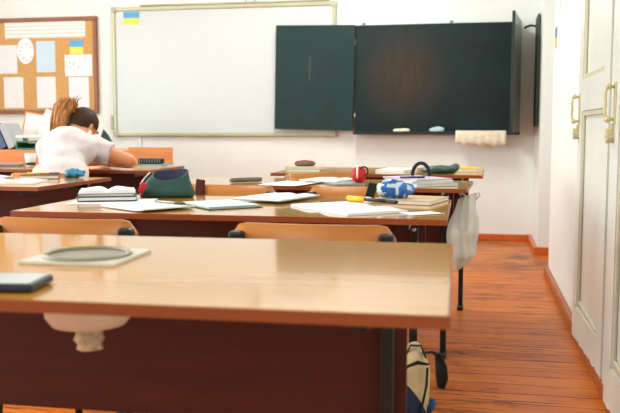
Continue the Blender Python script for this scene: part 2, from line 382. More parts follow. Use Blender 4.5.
# ------------------------------------------------------------------ boards on the front wall
t = thing('whiteboard', 'large white magnetic board in a pale metal frame on front wall', 'whiteboard', (-2.24, FY, 1.49))
w, h = 2.18/2, 1.165/2
x0, x1 = -3.32+2.24, -1.215+2.24; z0, z1 = .895-1.49, 2.075-1.49
obj('panel', box(x0+.02, x1-.02, -.028, -.004, z0+.02, z1-.02), M['wb'], t)
g = G()
for a in ((x0, x1, -.04, -.002, z0, z0+.035), (x0, x1, -.04, -.002, z1-.035, z1), (x0, x0+.035, -.04, -.002, z0+.035, z1-.035), (x1-.035, x1, -.04, -.002, z0+.035, z1-.035)): g.box(*a, bev=.006)
obj('frame', g, M['wbframe'], t)
for a in ((x0-.004, z0-.004), (x0-.004, z1-.046), (x1-.046, z0-.004), (x1-.046, z1-.046)):
    obj('corner_cap', box(a[0], a[0]+.05, -.045, -.001, a[1], a[1]+.05, .008), M['grey_plastic'], t)
obj('clip', box(x0-.035, x0-.004, -.03, -.001, z0+.06, z0+.19, .006), M['grey_plastic'], t)
obj('top_rail', G().tube([(x0+.28, -.02, z1+.012), (x1-.06, -.02, z1+.012)], .008), M['wbframe'], t)
o = obj('conduit', box(-3.085, -3.06, FY-.018, FY-.001, .06, .885, .004), M['paper_cool']); tag(o, 'narrow white cable conduit running down below the whiteboard', 'conduit')
o = obj('wall_cable', G().tube([(-2.02, FY-.02, 2.45), (-2.01, FY-.03, 2.2), (-2.035, FY-.03, 2.1)], .006).tube([(-1.95, FY-.02, 2.45), (-1.95, FY-.025, 2.1)], .008), M['grey'])
tag(o, 'dark cable hanging down to top edge of the whiteboard', 'cable')

def flag(label, loc, w, h, bl, ye, rz=0, th=.002):
    t = thing('flag_paper', label, 'flag', loc, rz)
    obj('blue_band', box(-w/2, w/2, -th, 0, 0, h/2), bl, t)
    obj('yellow_band', box(-w/2, w/2, -th, 0, -h/2, 0), ye, t)
flag('small blue and yellow paper flag on the whiteboard corner', (-3.125, FY-.0285, 1.975), .155, .115, M['flag_blue'], M['flag_yellow'])
flag('narrow blue and yellow flag sticker on the white right wall', (RX+.0005, 5.5, 1.535), .12, .13, M['sat_blue'], M['sat_yellow'], -PI/2)
o = obj('paper_scrap', box(-.03, .03, -.002, 0, -.035, .035), M['wbframe'], None, (RX+.0005, 5.3, 1.70), (0, .3, -PI/2)); tag(o, 'small greyish paper scrap stuck high on right wall above flag', 'paper')

# chalkboard: main panel, two hinged wings, tray
t = thing('chalkboard', 'dark green folding chalkboard with left wing open and right wing swung out', 'chalkboard', (-.345, FY, 1.39))
bw = .69
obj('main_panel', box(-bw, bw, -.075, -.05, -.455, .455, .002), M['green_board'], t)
g = G()
for a in ((-bw-.008, -bw, -.455, .465), (bw, bw+.008, -.455, .465)): g.box(a[0], a[1], -.08, -.045, a[2], a[3])
g.box(-bw, bw, -.08, -.045, .455, .465)
obj('frame', g, M['dark_edge'], t)
for x in (-.6, 0, .6): obj('wall_bracket', box(x-.03, x+.03, -.05, -.001, .2, .26), M['dark_edge'], t)
obj('chalk_tray', G().box(-bw-.01, bw+.02, -.14, -.045, -.478, -.468).box(-bw-.01, bw+.02, -.14, -.132, -.468, -.45), M['dark_edge'], t)
g = box(-.715, -.008, -.012, .012, -.455, .455, .002)
lw = obj('left_wing', g, M['green_wing'], t, (-bw-.002, -.09, .012), (0, .02, math.radians(-1)))
obj('scratch', box(-.404, -.4015, -.0130, -.0121, -.02, .18), M['grey'], lw)
rw = obj('right_wing', box(-.008, .008, -.66, 0, -.455, .465, .002), M['green_back'], t, (bw+.012, -.085, 0), (0, 0, math.radians(-7.5)))
obj('wing_edge', box(-.011, .011, -.672, -.66, -.457, .467, .002), M['dark_edge'], rw)
for z in (-.32, .32):
    obj('hinge', G().tube([(-bw-.004, -.088, z-.03), (-bw-.004, -.088, z+.03)], .007), M['steel'], t)
for x in (-.62, .13): obj('hanger_clip', box(x-.014, x+.014, -.085, -.06, .462, .487, .003), M['grey'], t)
ty = FY-.112; tz = 1.39-.468
def lumpy(gx, amp=.25, sc=9, seed=0):
    for v in gx.bm.verts:
        n = noise.noise(v.co*sc*1.0+Vector((seed*3.1, seed, 0))); v.co += v.co.normalized()*n*amp*v.co.length
    return gx
o = obj('sponge', lumpy(G().ell((0,0,0), (.075, .015, .02)), .2, 30, 2), M['sponge'], None, (-.625, ty, tz+.024)); tag(o, 'pale crumbly sponge on the chalkboard tray, left of the blue rag', 'sponge')
o = obj('rag', lumpy(G().ell((0,0,0), (.07, .015, .026), seg=30, rings=18), .25, 30, 5), M['rag'], None, (-.315, ty, tz+.033)); tag(o, 'pale blue crumpled rag on the chalkboard tray', 'rag')
o = obj('chalk_piece', box(-.025, .025, -.012, .012, 0, .018, .004), M['chalk'], None, (.295, FY-.116, tz+.0006)); tag(o, 'small white chalk piece at the right end of chalkboard tray', 'chalk')
# towel folded over the tray's front lip
yy = FY-.152
g = G(); path = [(FY-.120, tz+.012), (FY-.139, tz+.0205), (yy, tz+.012), (yy-.006, tz-.02), (yy-.004, tz-.055), (yy-.006, tz-.088)]
nx = 24; rows = []
for (py, pz) in path:
    rows.append([(-.165+.42*i/nx, py-.004*math.sin(i*1.7)*(1 if pz < tz else 0), pz+(.010*math.sin(i*.9)-.018*i/nx if pz < tz-.06 else 0)) for i in range(nx+1)])
vs = [[g.bm.verts.new(p) for p in r] for r in rows]
for a in range(len(rows)-1):
    for i in range(nx):
        f = g.bm.faces.new((vs[a][i], vs[a][i+1], vs[a+1][i+1], vs[a+1][i])); f.smooth = True
o = obj('towel', g, M['towel']); md = o.modifiers.new('th', 'SOLIDIFY'); md.thickness = .006; md.offset = 1
tag(o, 'beige cloth hanging over the chalkboard tray', 'cloth')
# strip and hook on the pier's side
t = thing('hanging_chart', 'narrow dark green board hung edge-on beside the chalkboard on the right pier', 'board', (.487, 7.0, 1.4))
obj('board', box(-.022, -.006, -.2, .1, -.42, .46, .003), M['board_strip'], t)
obj('hook', G().tube([(-.001, .12, .36), (-.02, .12, .40), (-.06, .12, .405), (-.10, .12, .392), (-.105, .12, .38)], .009), M['black'], t)

# cork notice board
t = thing('notice_board', 'orange cork notice board in brown frame at left of front wall', 'notice board', (-4.25, FY, 1.55))
x0, x1, z0, z1 = -.95, .775, -.445, .455
obj('cork_panel', box(x0+.03, x1-.03, -.02, -.002, z0+.03, z1-.03), M['cork'], t)
g = G()
for a in ((x0, x1, z0, z0+.035), (x0, x1, z1-.035, z1), (x0, x0+.035, z0+.035, z1-.035), (x1-.035, x1, z0+.035, z1-.035)): g.box(a[0], a[1], -.035, -.001, a[2], a[3], .004)
obj('frame', g, M['cork_frame'], t)
py = FY-.0205
def pin(name, label, x0, x1, z0, z1, m, cat='paper'):
    o = obj(name, box(-(x1-x0)/2, (x1-x0)/2, -.0015, 0, -(z1-z0)/2, (z1-z0)/2), m, None, ((x0+x1)/2, py, (z0+z1)/2)); return tag(o, label, cat, 'papers pinned to the notice board')
pin('banner_paper', 'long white printed banner along top of the notice board', -4.415, -3.59, 1.815, 1.967, M['banner'])
pin('notice_sheet', 'white sheet cut by left photo edge, under the banner left of round paper', -4.49, -4.295, 1.485, 1.755, M['notice'])
g = G(); g.prism([(.088*math.cos(2*PI*i/40), .122*math.sin(2*PI*i/40)) for i in range(40)], 0, .0015)
o = obj('round_paper', g, M['dotprint'], None, (-4.205, py-.002, 1.697), (PI/2, 0, 0)); tag(o, 'oval white paper with small print on the notice board', 'paper', 'papers pinned to the notice board')
pin('notice_sheet', 'pale blue printed sheet beside the oval paper on notice board', -4.095, -3.90, 1.495, 1.785, M['sheetblue'])
flag('blue and yellow paper flag on the cork board above figure chart', (-3.683, py, 1.725), .135, .13, M['flag_blue'], M['flag_yellow'])
pin('notice_sheet', 'landscape sheet with little figures below flag on cork board', -3.805, -3.53, 1.455, 1.655, M['dotprint'])
pin('notice_sheet', 'blank white sheet at lower left of the notice board', -4.445, -4.24, 1.16, 1.452, M['notice'])
pin('notice_sheet', 'white sheet in the middle of the notice board bottom row', -4.10, -3.905, 1.16, 1.452, M['notice'])
pin('notice_sheet', 'white sheet at the right end of the notice board bottom row', -3.77, -3.567, 1.16, 1.447, M['notice'])

# ------------------------------------------------------------------ desks
def desk(label, fr, th, depth, ln, z, hole=None, group='double pupil desks'):
    """fr = front right corner in plan; the desk runs to the left of it"""
    t = thing('school_desk', label, 'desk', (fr[0], fr[1], 0), th, group)
    T = .0155
    if hole:
        hx, hy, hr = hole; bm = bmesh.new()
        outer = [bm.verts.new(p) for p in ((-ln,0,z),(0,0,z),(0,depth,z),(-ln,depth,z))]
        inner = [bm.verts.new((hx+hr*math.cos(2*PI*i/40), hy+hr*math.sin(2*PI*i/40), z)) for i in range(40)]
        es = [bm.edges.new((outer[i], outer[(i+1)%4])) for i in range(4)]+[bm.edges.new((inner[i], inner[(i+1)%40])) for i in range(40)]
        bmesh.ops.triangle_fill(bm, edges=es, use_beauty=True, use_dissolve=False)
        r = bmesh.ops.extrude_face_region(bm, geom=list(bm.faces))
        bmesh.ops.translate(bm, verts=[v for v in r['geom'] if isinstance(v, bmesh.types.BMVert)], vec=(0,0,-T))
        top = obj('desktop', bm, M['top'], t)
    else:
        top = obj('desktop', box(-ln, 0, 0, depth, z-T, z), M['top'], t)
    e = .0025
    g = G().box(-ln-e, e, -e, 0, z-T, z-.0005).box(-ln-e, e, depth, depth+e, z-T, z-.0005).box(-ln-e, -ln, 0, depth, z-T, z-.0005).box(0, e, 0, depth, z-T, z-.0005)
    obj('edge_band', g, M['edge'], top)
    pz = z-T
    obj('modesty_panel', box(-ln+.085, -.075, depth-.075, depth-.058, pz-.312, pz-.002), M['panel'], t)
    for s, x in ((0, -.108), (1, -ln+.108)):
        lg = obj('leg', G().box(x-.0125, x+.0125, depth-.105, depth-.076, .02, pz-.022, .003).box(x-.0125, x+.0125, .06, depth-.076, pz-.022, pz-.001, .003), M['black'], t)
        obj('foot', box(x-.016, x+.016, depth-.15, depth-.07, 0, .02, .004), M['blackplastic'], lg)
        obj('bolt', G().ell((x, depth-.108, pz-.07), (.007, .005, .007)), M['steel'], lg)
    return t
Z1, Z2, Z3, Z4 = .762, .744, .746, .752
desk('nearest school desk, large glossy top with a small sink set into it', (-.026, .931), .022, .594, 1.22, Z1, hole=(-.582, .322, .074))
desk('second school desk, with green pouch, open notebooks and yellow highlighter on it', (-.068, 2.09), .010, .588, 1.186, Z2)
desk('third school desk, with red purse and pale blue books on it', (-.03, 3.128), -.046, .486, 1.22, Z3)
desk('farthest right desk, with yellow book and dark green cloth on it', (.036, 3.937), -.016, .64, 1.015, Z4)
desk('desk at left photo edge, with open books behind the pupil', (-1.615, 2.86), -.02, .612, 1.22, .75)
desk('desk the girl in the white shirt leans on', (-1.62, 3.945), 0, .535, 1.22, .757)

# sink set in the nearest desk (root sits at the hole)
cth, sth = math.cos(.022), math.sin(.022)
sx = -.026 + (-.582)*cth - .322*sth; sy = .931 + (-.582)*sth + .322*cth
t = thing('desk_sink', 'small round grey basin with square plate sunk into the nearest desk', 'sink', (sx, sy, Z1), .022)
g = G(); bm = g.bm; hw = .079; hy = .070
outer = [bm.verts.new(p) for p in ((-hw,-hw,.005),(hw,-hw,.005),(hw,hw,.005),(-hw,hw,.005))]
inner = [bm.verts.new((.069*math.cos(2*PI*i/40), .069*math.sin(2*PI*i/40), .005)) for i in range(40)]
es = [bm.edges.new((outer[i], outer[(i+1)%4])) for i in range(4)]+[bm.edges.new((inner[i], inner[(i+1)%40])) for i in range(40)]
bmesh.ops.triangle_fill(bm, edges=es, use_beauty=True, use_dissolve=False)
r = bmesh.ops.extrude_face_region(bm, geom=list(bm.faces))
bmesh.ops.translate(bm, verts=[v for v in r['geom'] if isinstance(v, bmesh.types.BMVert)], vec=(0,0,-.0045))
obj('plate', g, M['sink_plate'], t)
obj('basin', G().lathe([(.0685, .0052), (.066, .002), (.058, -.006), (.04, -.018), (.012, -.024), (0, -.024)], 48), M['sink_bowl'], t)
obj('bowl', G().lathe([(.071, -.004), (.0715, -.075), (.070, -.094), (.060, -.108), (.03, -.116), (0, -.117)], 48), M['bowl_out'], t)
g = G().lathe([(.026, -.1155), (.021, -.125), (.024, -.135), (.019, -.143), (.021, -.150), (0, -.151)], 20)
for v in g.bm.verts: v.co.x += .004*noise.noise(v.co*90); v.co.y += .004*noise.noise(v.co*70+Vector((5,0,0)))
obj('drain', g, M['tape'], t)
obj('rim', G().lathe([(.062, .0052), (.064, .0105), (.068, .0105), (.072, .0052)], 48, closed=True), M['sink_bowl'], t)

t = thing('tablet_case', 'dark blue tablet-like case with pale glossy top on the nearest desk front', 'case', (-.675, .972, Z1+.0006), .14)
obj('shell', box(-.12, .12, -.035, .045, 0, .011, .004), M['navy'], t)
obj('cover', box(-.115, .115, -.031, .041, .0112, .0125, .0004), M['tablet_face'], t)
o = obj('pencil', G().tube([(-.10, 0, .004), (.07, 0, .004)], .0038, 6).tube([(.07, 0, .004), (.084, 0, .004)], [.0038, .0006], 6), M['tan'], None, (-.67, 1.05, Z1), .10); tag(o, 'light brown pencil behind the dark blue case on nearest desk', 'pencil')

# ------------------------------------------------------------------ chairs
def make_chair():
    t = thing('school_chair', '', 'chair', (0,0,0), 0, 'plywood school chairs')
    # backrest: curved ply, rounded corners, outline in x-z
    W, H, zc = .184, .075, .688
    def rr(w, h, r):
        pts = []
        for cx, cz, a0 in ((w-r, h-r, 0), (-w+r, h-r, 90), (-w+r, -h+r, 180), (w-r, -h+r, 270)):
            for k in range(7): a = math.radians(a0+15*k); pts.append((cx+r*math.cos(a), cz+r*math.sin(a)))
        return pts
    g = G(); nx = 20; pts = []
    bm = g.bm; cols = []
    r = .035
    for i in range(nx+1):
        x = -W+2*W*i/nx; d = max(0, abs(x)-(W-r)); hh = H-r+math.sqrt(max(0, r*r-d*d)); hh = max(hh, H-r+.004)
        y = -.018*(1-(x/W)**2)*-1
        y = .02-.02*(1-(x/W)**2)
        cols.append([bm.verts.new((x, y-.005, zc-hh)), bm.verts.new((x, y-.005, zc+hh)), bm.verts.new((x, y+.005, zc+hh)), bm.verts.new((x, y+.005, zc-hh))])
    for i in range(nx):
        for k in range(4):
            f = bm.faces.new((cols[i][k], cols[i][(k+1)%4], cols[i+1][(k+1)%4], cols[i+1][k]))
            f.smooth = k in (0, 2)
    bm.faces.new(cols[0]); bm.faces.new(list(reversed(cols[-1])))
    obj('backrest', g, M['ply'], t)
    g = G().sheet(.37, .36, lambda x, y: .432-.012*math.cos(x*8)*math.cos(min(0, y)*2)+(-.02*max(0, (y-.1)/.08)**2 if y > .1 else 0), .011, 14, 14)
    for v in g.bm.verts: v.co.y += .215
    obj('seat', g, M['ply'], t)
    for s in (-1, 1):
        x = s*.166
        obj('bracket', G().box(x-.017, x+.017, -.018, .012, .655, .746, .007), M['blackplastic'], t)
        lg = obj('leg', G().tube([(x, -.006, .70), (x, .0, .6), (x, .02, .46), (x, -.03, .2), (x, -.06, .012)], .0105), M['black'], t)
        obj('cap', G().tube([(x, -.06, .03), (x, -.0625, 0)], .014), M['blackplastic'], lg)
        lg = obj('leg', G().tube([(x, .01, .425), (x, .2, .42), (x, .34, .42), (x, .365, .405), (x, .39, .2), (x, .41, .012)], .0105), M['black'], t)
        obj('cap', G().tube([(x, .408, .03), (x, .411, 0)], .014), M['blackplastic'], lg)
    obj('crossbar', G().tube([(-.172, .30, .415), (.172, .30, .415)], .009), M['black'], t); obj('crossbar', G().tube([(-.172, -.027, .21), (.172, -.027, .21)], .009), M['black'], t)
    return t
CH = make_chair(); first = True
for x, y, rz, lab in (
    (-.942, 1.76, 0, 'plywood chair behind the nearest desk, at left photo edge'),
    (-.348, 1.76, .01, 'plywood chair behind the nearest desk, right of centre below the open notebook'),
    (-.885, 2.90, -.02, 'plywood chair behind the second desk, right of the green pouch'),
    (-.405, 2.90, -.03, 'plywood chair tucked at third desk, below the red purse'),
    (-.70, 3.81, .5, 'plywood chair turned askew at the farthest right desk'),
    (-1.96, 3.525, 0, 'plywood chair the girl in the white shirt sits on')):
    c = CH if first else copy_tree(CH); first = False
    c.location = (x, y, 0); c.rotation_euler = (0, 0, rz); c['label'] = lab
    if 'girl' in lab: GIRLCHAIR = c

# ------------------------------------------------------------------ paper and books
def sheet_obj(name, label, w, d, loc, rz, m, cat='paper', curl=.004, th=.0008, group=None, seed=0):
    fn = lambda x, y: curl*max(0, abs(x)/(w/2)-.4)**2*2*(1 if (x > 0) ^ (seed % 2 == 1) else .3)
    o = obj(name, G().sheet(w, d, fn, th), m, None, loc, rz); return tag(o, label, cat, group)
def open_book(label, w, d, loc, rz, cover, pages=None, h=.012, cat='notebook', name='open_notebook', group=None):
    """w: width of one page, d: page height; spine along local y"""
    t = thing(name, label, cat, loc, rz, group)
    obj('cover', G().sheet(2*w+.006, d+.006, lambda x, y: 0, .0015), cover, t)
    for s in (-1, 1):
        fn = lambda x, y: 0
        g = G(); nx, ny = 12, 4
        def zt(u): return .0018+h*(math.sin(min(1, u*2.2)*PI/2)*(1-.75*u)) + (.002 if u > .95 else 0)
        top = [[g.bm.verts.new((s*(w*i/nx), -d/2+d*j/ny, zt(i/nx))) for j in range(ny+1)] for i in range(nx+1)]
        bot = [[g.bm.verts.new((s*(w*i/nx), -d/2+d*j/ny, .0016)) for j in range(ny+1)] for i in range(nx+1)]
        for i in range(nx):
            for j in range(ny):
                f = g.bm.faces.new((top[i][j], top[i+1][j], top[i+1][j+1], top[i][j+1])); f.smooth = True
                g.bm.faces.new((bot[i][j], bot[i][j+1], bot[i+1][j+1], bot[i+1][j]))
            g.bm.faces.new((bot[i][0], bot[i+1][0], top[i+1][0], top[i][0])); g.bm.faces.new((bot[i][ny], top[i][ny], top[i+1][ny], bot[i+1][ny]))
        for j in range(ny):
            g.bm.faces.new((bot[nx][j], bot[nx][j+1], top[nx][j+1], top[nx][j]))
        obj('pages', g, pages or M['paper_cool'], t)
    return t
def book(label, w, d, th, loc, rz, cover, cat='book', name='book', group=None, tilt=0):
    """closed book: two covers + spine as one part, page block another"""
    t = thing(name, label, cat, loc, (0, tilt, rz), group); c = min(.0016, th*.2)
    obj('cover', G().box(-w/2, w/2, -d/2, d/2, 0, c).box(-w/2, w/2, -d/2, d/2, th-c, th).box(-w/2, -w/2+c, -d/2, d/2, c, th-c), cover, t)
    obj('page_block', box(-w/2+c+.0003, w/2-.003, -d/2+.003, d/2-.003, c+.0002, th-c-.0002), M['paper'], t)
    return t
def pen(label, a, b, r, z, m, capm, name='pen', cat='pen'):
    a, b = Vector((*a, 0)), Vector((*b, 0)); L = (b-a).length
    t = thing(name, label, cat, (a.x, a.y, z), math.atan2(b.y-a.y, b.x-a.x))
    k = .76 if r > .008 else .68
    obj('barrel', G().tube([(0,0,r*1.1), (L*k,0,r*1.1)], r, 12), m, t)
    obj('cap', G().tube([(L*k,0,r*1.1), (L*.95,0,r*1.1), (L,0,r*1.1)], [r*1.08, r*1.05, r*.6], 12), capm, t)
    return t

# second desk
D2 = Z2+.0006
sheet_obj('loose_sheet', 'loose white sheet lying under the stack of books by green pouch', .25, .19, (-1.095, 2.395, D2), .25, M['paper'], curl=.001)
G2 = 'book stack at the left of the second desk'
book('dark teal-edged book at the bottom of the stack beside green pouch', .18, .155, .013, (-1.138, 2.445, D2+.0032), .42, M['navy'], group=G2)
book('grey book in the middle of the stack beside green pouch', .17, .15, .009, (-1.140, 2.45, D2+.0165), .36, M['grey'], group=G2)
open_book('white open notebook on top of the stack beside green pouch', .083, .145, (-1.141, 2.45, D2+.026), .40, M['paper_cool'], M['paper'], .016, group=G2)
# pouch
t = thing('pencil_pouch', 'open green pencil pouch with red zip tag on the second desk', 'pencil case', (-.995, 2.585, D2), .10)
Lp = .088
prof = [(1.0, .034, 0, 0), (1.04, .040, .012, 0), (1.0, .038, .03, .0), (.86, .032, .052, .004), (.72, .028, .070, .008), (.66, .027, .080, .012)]
def ring(g, sx_, sy_, z, dx, n=40, tiltz=.012):
    out = []
    for j in range(n):
        a = 2*PI*j/n; ca, sa = math.cos(a), math.sin(a)
        ex = math.copysign(abs(ca)**.75, ca); ey = math.copysign(abs(sa)**.75, sa)
        wob = 1+.05*noise.noise(Vector((ex*2, ey*2, z*30)))
        out.append(g.bm.verts.new((dx+Lp*sx_*ex*wob, sy_*ey*wob, max(0, z*(1+(.05*ex+.20*ey)*(z/.08)) - .006*(1-ex*ex)*(z/.08)))))
    return out
g = G(); R = [ring(g, *p) for p in prof]
for a, b in zip(R, R[1:]):
    for j in range(40):
        f = g.bm.faces.new((a[j], a[(j+1)%40], b[(j+1)%40], b[j])); f.smooth = True
g.bm.faces.new(list(reversed(R[0])))
inner = ring(g, .62, .024, .079, .012); deep = ring(g, .60, .022, .040, .01)
for j in range(40): f = g.bm.faces.new((R[-1][j], R[-1][(j+1)%40], inner[(j+1)%40], inner[j]))
for j in range(40): f = g.bm.faces.new((inner[j], inner[(j+1)%40], deep[(j+1)%40], deep[j])); f.smooth = True
g.bm.faces.new(deep)
pb = obj('body', g, M['pouch'], t)
pb.data.materials.append(M['pouch_in'])
for p in list(pb.data.polygons)[-41:]: p.material_index = 1
zip_ = G().tube([(-.048, -.022, .082), (-.062, -.032, .066), (-.076, -.041, .044)], .0032, 8)
zp = obj('zip', zip_, M['silver'], t)
obj('zip_tag', box(-.010, .010, -.003, .003, -.019, .019, .002), M['red'], zp, (-.066, -.053, .034), (.1, .42, 0))
# writing materials
sheet_obj('exercise_book', 'white exercise book lying in front of the green pouch', .23, .17, (-.915, 2.225, D2+.0018), -.62, M['pages'], 'notebook', curl=.006, th=.004)
pen('thin dark pen lying on the white exercise book before the pouch', (-.93, 2.335), (-.82, 2.275), .0032, D2+.0058, M['silver'], M['navy'])
book('mint notebook with dark green cover edge left of centre on second desk', .16, .20, .005, (-.735, 2.345, D2), .72, M['paper_mint'], 'notebook', 'notebook')
o = obj('folder', G().sheet(.172, .165, lambda x, y: 0, .0012), M['dteal'], None, (-.714, 2.308, D2-.0002), .76); tag(o, 'dark green folder sheet peeking from under the mint notebook', 'folder')
o.location.z = D2; bpy.data.objects['notebook'].location.z = D2+.0014
open_book('white open notebook at the back centre of the second desk', .085, .245, (-.612, 2.556, D2+.0066), -.32, M['grey'], M['paper'], .008)
open_book('wide open notebook right of centre on the second desk, beside highlighter', .155, .19, (-.35, 2.30, D2), -.86, M['paper_cool'], M['pages'], .010)
sheet_obj('loose_sheet', 'pointed white leaf under the open notebook near the right desk edge', .07, .10, (-.135, 2.222, D2), -.95, M['paper'], curl=.001)
pen('thick yellow highlighter with white cap on the second desk', (-.382, 2.535), (-.30, 2.462), .0095, D2, M['yellow'], M['paper'], 'highlighter', 'highlighter')
pen('black marker lying on open notebook beside the yellow highlighter', (-.315, 2.415), (-.212, 2.335), .0055, D2+.0125, M['black'], M['blackplastic'], 'marker', 'marker')
book('tan notebook at the right end of the second desk under blue packet', .19, .20, .012, (-.193, 2.57, D2), -.25, M['tan'], 'notebook', 'notebook')
g = G().ell((0,0,0), (.058, .032, .030), seg=40, rings=24)
for v in g.bm.verts:
    n = noise.noise(v.co*34)+.5*noise.noise(v.co*80); v.co *= 1+.22*n; v.co.z = max(v.co.z, -.026)
o = obj('packet', g, [M['bluefilm'], M['whitefilm']], None, (-.238, 2.555, D2+.0385), .1)
for p in o.data.polygons:
    if noise.noise(p.center*48+Vector((3,1,2))) > .04 or p.center.x < -.046: p.material_index = 1
tag(o, 'crumpled blue and white plastic packet on the tan notebook', 'packet')
o = obj('dark_strap', box(-.016, .016, -.004, .004, -.03, .03, .003), M['blackplastic'], None, (-.352, 2.866, .753), (0, .25, 0)); tag(o, 'black strap hooked over the chair back behind yellow highlighter', 'strap')

o = obj('brown_strap', box(-.017, .017, -.005, .005, -.035, .03, .003), M['brown'], None, (-.985, 2.894, .755), (0, .12, 0)); tag(o, 'reddish brown strap hooked over the chair back right of green pouch', 'strap')
# third desk
D3 = Z3+.0006
g = G().tube([(-.07, 0, .009), (-.06, 0, .010), (.055, 0, .011), (.07, 0, .010)], [.006, .010, .0105, .008], 14)
o = obj('slim_case', g, M['olive'], None, (-.93, 3.32, D3), .62); tag(o, 'slim grey-brown case at the left back of the third desk', 'pencil case')
sheet_obj('loose_sheet', 'white sheet at the front of the third desk above the chair gap', .19, .27, (-.718, 3.285, D3), -.22, M['paper'], curl=.006)
open_book('open white notebook at the back of the third desk left of red purse', .085, .20, (-.60, 3.43, D3+.0065), -.3, M['paper_cool'], M['paper'], .008)
book('thin grey notebook just left of the red purse', .13, .16, .006, (-.515, 3.29, D3+.0002), .5, M['grey'], 'notebook', 'notebook')
t = thing('purse', 'small upright red purse with white zip on the third desk', 'purse', (-.455, 3.30, D3+.0068), .1)
g = G().ell((0,0,0), (.031, .022, .034), seg=32, rings=20)
for v in g.bm.verts: v.co.z = max(-.031, v.co.z); v.co.x = max(-.027, min(.027, v.co.x))
obj('body', g, M['red'], t, (0, 0, .0312))
obj('zip', G().tube([(-.006, -.0225, .018), (-.006, -.0245, .034), (-.006, -.020, .052), (-.006, -.008, .066), (-.006, .008, .066)], .0035, 8), M['paper'], t)
obj('ring', G().tube([(.02+.016*math.cos(a), -.012, .046+.018*math.sin(a)) for a in [2*PI*i/24 for i in range(25)]], .003, 8), M['black'], t)
G3 = 'book stack at the right of the third desk'
book('pale blue book at the bottom of the stack on the third desk', .19, .27, .012, (-.215, 3.33, D3), .62, M['skyblue'], group=G3)
book('white covered book in the middle of the stack on the third desk', .18, .255, .009, (-.22, 3.335, D3+.0123), .52, M['paper_warm'], group=G3)
book('lilac notebook on top of the stack on the third desk', .17, .24, .007, (-.225, 3.335, D3+.0216), .68, M['lilac'], 'notebook', 'notebook', G3)
pen('purple pen lying on the lilac notebook', (-.285, 3.235), (-.19, 3.275), .004, D3+.0287, M['purple'], M['navy'])
g = G().tube([(.036*math.cos(a), 0, .052*math.sin(a)) for a in [PI*i/20 for i in range(21)]], .0075, 10)
o = obj('hair_band', g, M['strap'], None, (-.215, 3.41, D3+.0302), -.2); tag(o, 'black arched hair band standing on the lilac notebook', 'hair band')
# polythene bag on the desk end
t = thing('plastic_bag', 'pale translucent plastic bag hanging from the third desk end', 'bag', (-.03, 3.32, .69))
g = G(); nz, n = 22, 36; rr_ = []
for i in range(nz+1):
    u = i/nz; z = .015-.275*u
    wx = .030+.022*min(1, u*3)-.012*max(0, u-.82)/.18; wy = .012+.05*math.sin(min(1, u*1.25)*PI/2)
    if u > .9: wx *= 1-.9*(u-.9)*3; wy *= 1-2.0*(u-.9)*3
    row = []
    for j in range(n):
        a = 2*PI*j/n; k = 1+.20*noise.noise(Vector((math.cos(a)*2.2, math.sin(a)*2.2, z*5)))+.08*math.sin(a*9+z*20)
        row.append(g.bm.verts.new((wx*math.cos(a)*k*(1+.10*math.sin(z*37+a*2))+.006*math.sin(z*14)-.012*u, wy*math.sin(a)*k, z+.012*math.cos(a)*(1-u)+(-.03*math.cos(a-2.6) if u > .85 else 0)*(u-.85)*6)))
    rr_.append(row)
for a, b in zip(rr_, rr_[1:]):
    for j in range(n):
        f = g.bm.faces.new((a[j], a[(j+1)%n], b[(j+1)%n], b[j])); f.smooth = True
g.bm.faces.new(rr_[-1])
obj('body', g, M['bag'], t)
obj('handle', G().tube([(-.02, -.005, .01), (-.028, -.002, .022), (-.015, .004, .022), (.0, .004, .012)], .004, 6, .4), M['bag'], t); obj('handle', G().tube([(.03, 0, .02), (.048, 0, .03), (.052, .004, .018), (.035, .004, .0)], .006, 6, .4), M['bag'], t)

# farthest right desk
D4 = Z4+.0006
book('pale green book at the bottom of the pile on the farthest desk', .17, .20, .014, (-.86, 4.15, D4), .2, M['palegreen'], group='pile on the farthest desk')
book('thin cream book in the pile under the striped case on farthest desk', .20, .17, .010, (-.845, 4.155, D4+.0143), .15, M['tan'], group='pile on the farthest desk')
t = thing('pencil_case', 'red and grey pencil case on top of the pile on farthest desk', 'pencil case', (-.85, 4.15, D4+.0246), .1)
g = G().ell((0,0,0), (.055, .03, .018))
for v in g.bm.verts: v.co.z = max(-.013, v.co.z)
obj('body', g, M['olive'], t, (0, 0, .0132)); obj('zip', G().tube([(-.045, -.018, .022), (0, -.016, .028), (.045, -.018, .022)], .004, 8), M['red'], t)
book('white notebook with grey pages at the middle of the farthest desk', .15, .24, .013, (-.385, 4.19, D4), -.2, M['paper_cool'], 'notebook', 'notebook')
book('yellow book at the right end of the farthest desk', .10, .19, .018, (-.036, 4.30, D4), -.03, M['sat_yellow'])
g = G().ell((0,0,0), (.10, .06, .026), seg=40, rings=20)
for v in g.bm.verts:
    x = v.co.x; k = .55+.75*max(0, (x+.1)/.2); v.co.z *= k
    v.co += Vector((0, .2, .5))*.022*noise.noise(v.co*22); v.co.z = max(v.co.z, -.014)
    if x > .05: v.co.z += (x-.05)*.35
o = obj('cloth_cap', g, M['dteal'], None, (-.165, 4.06, D4+.0152), .45); tag(o, 'crumpled dark green cloth cap on the farthest desk beside yellow book', 'cap')

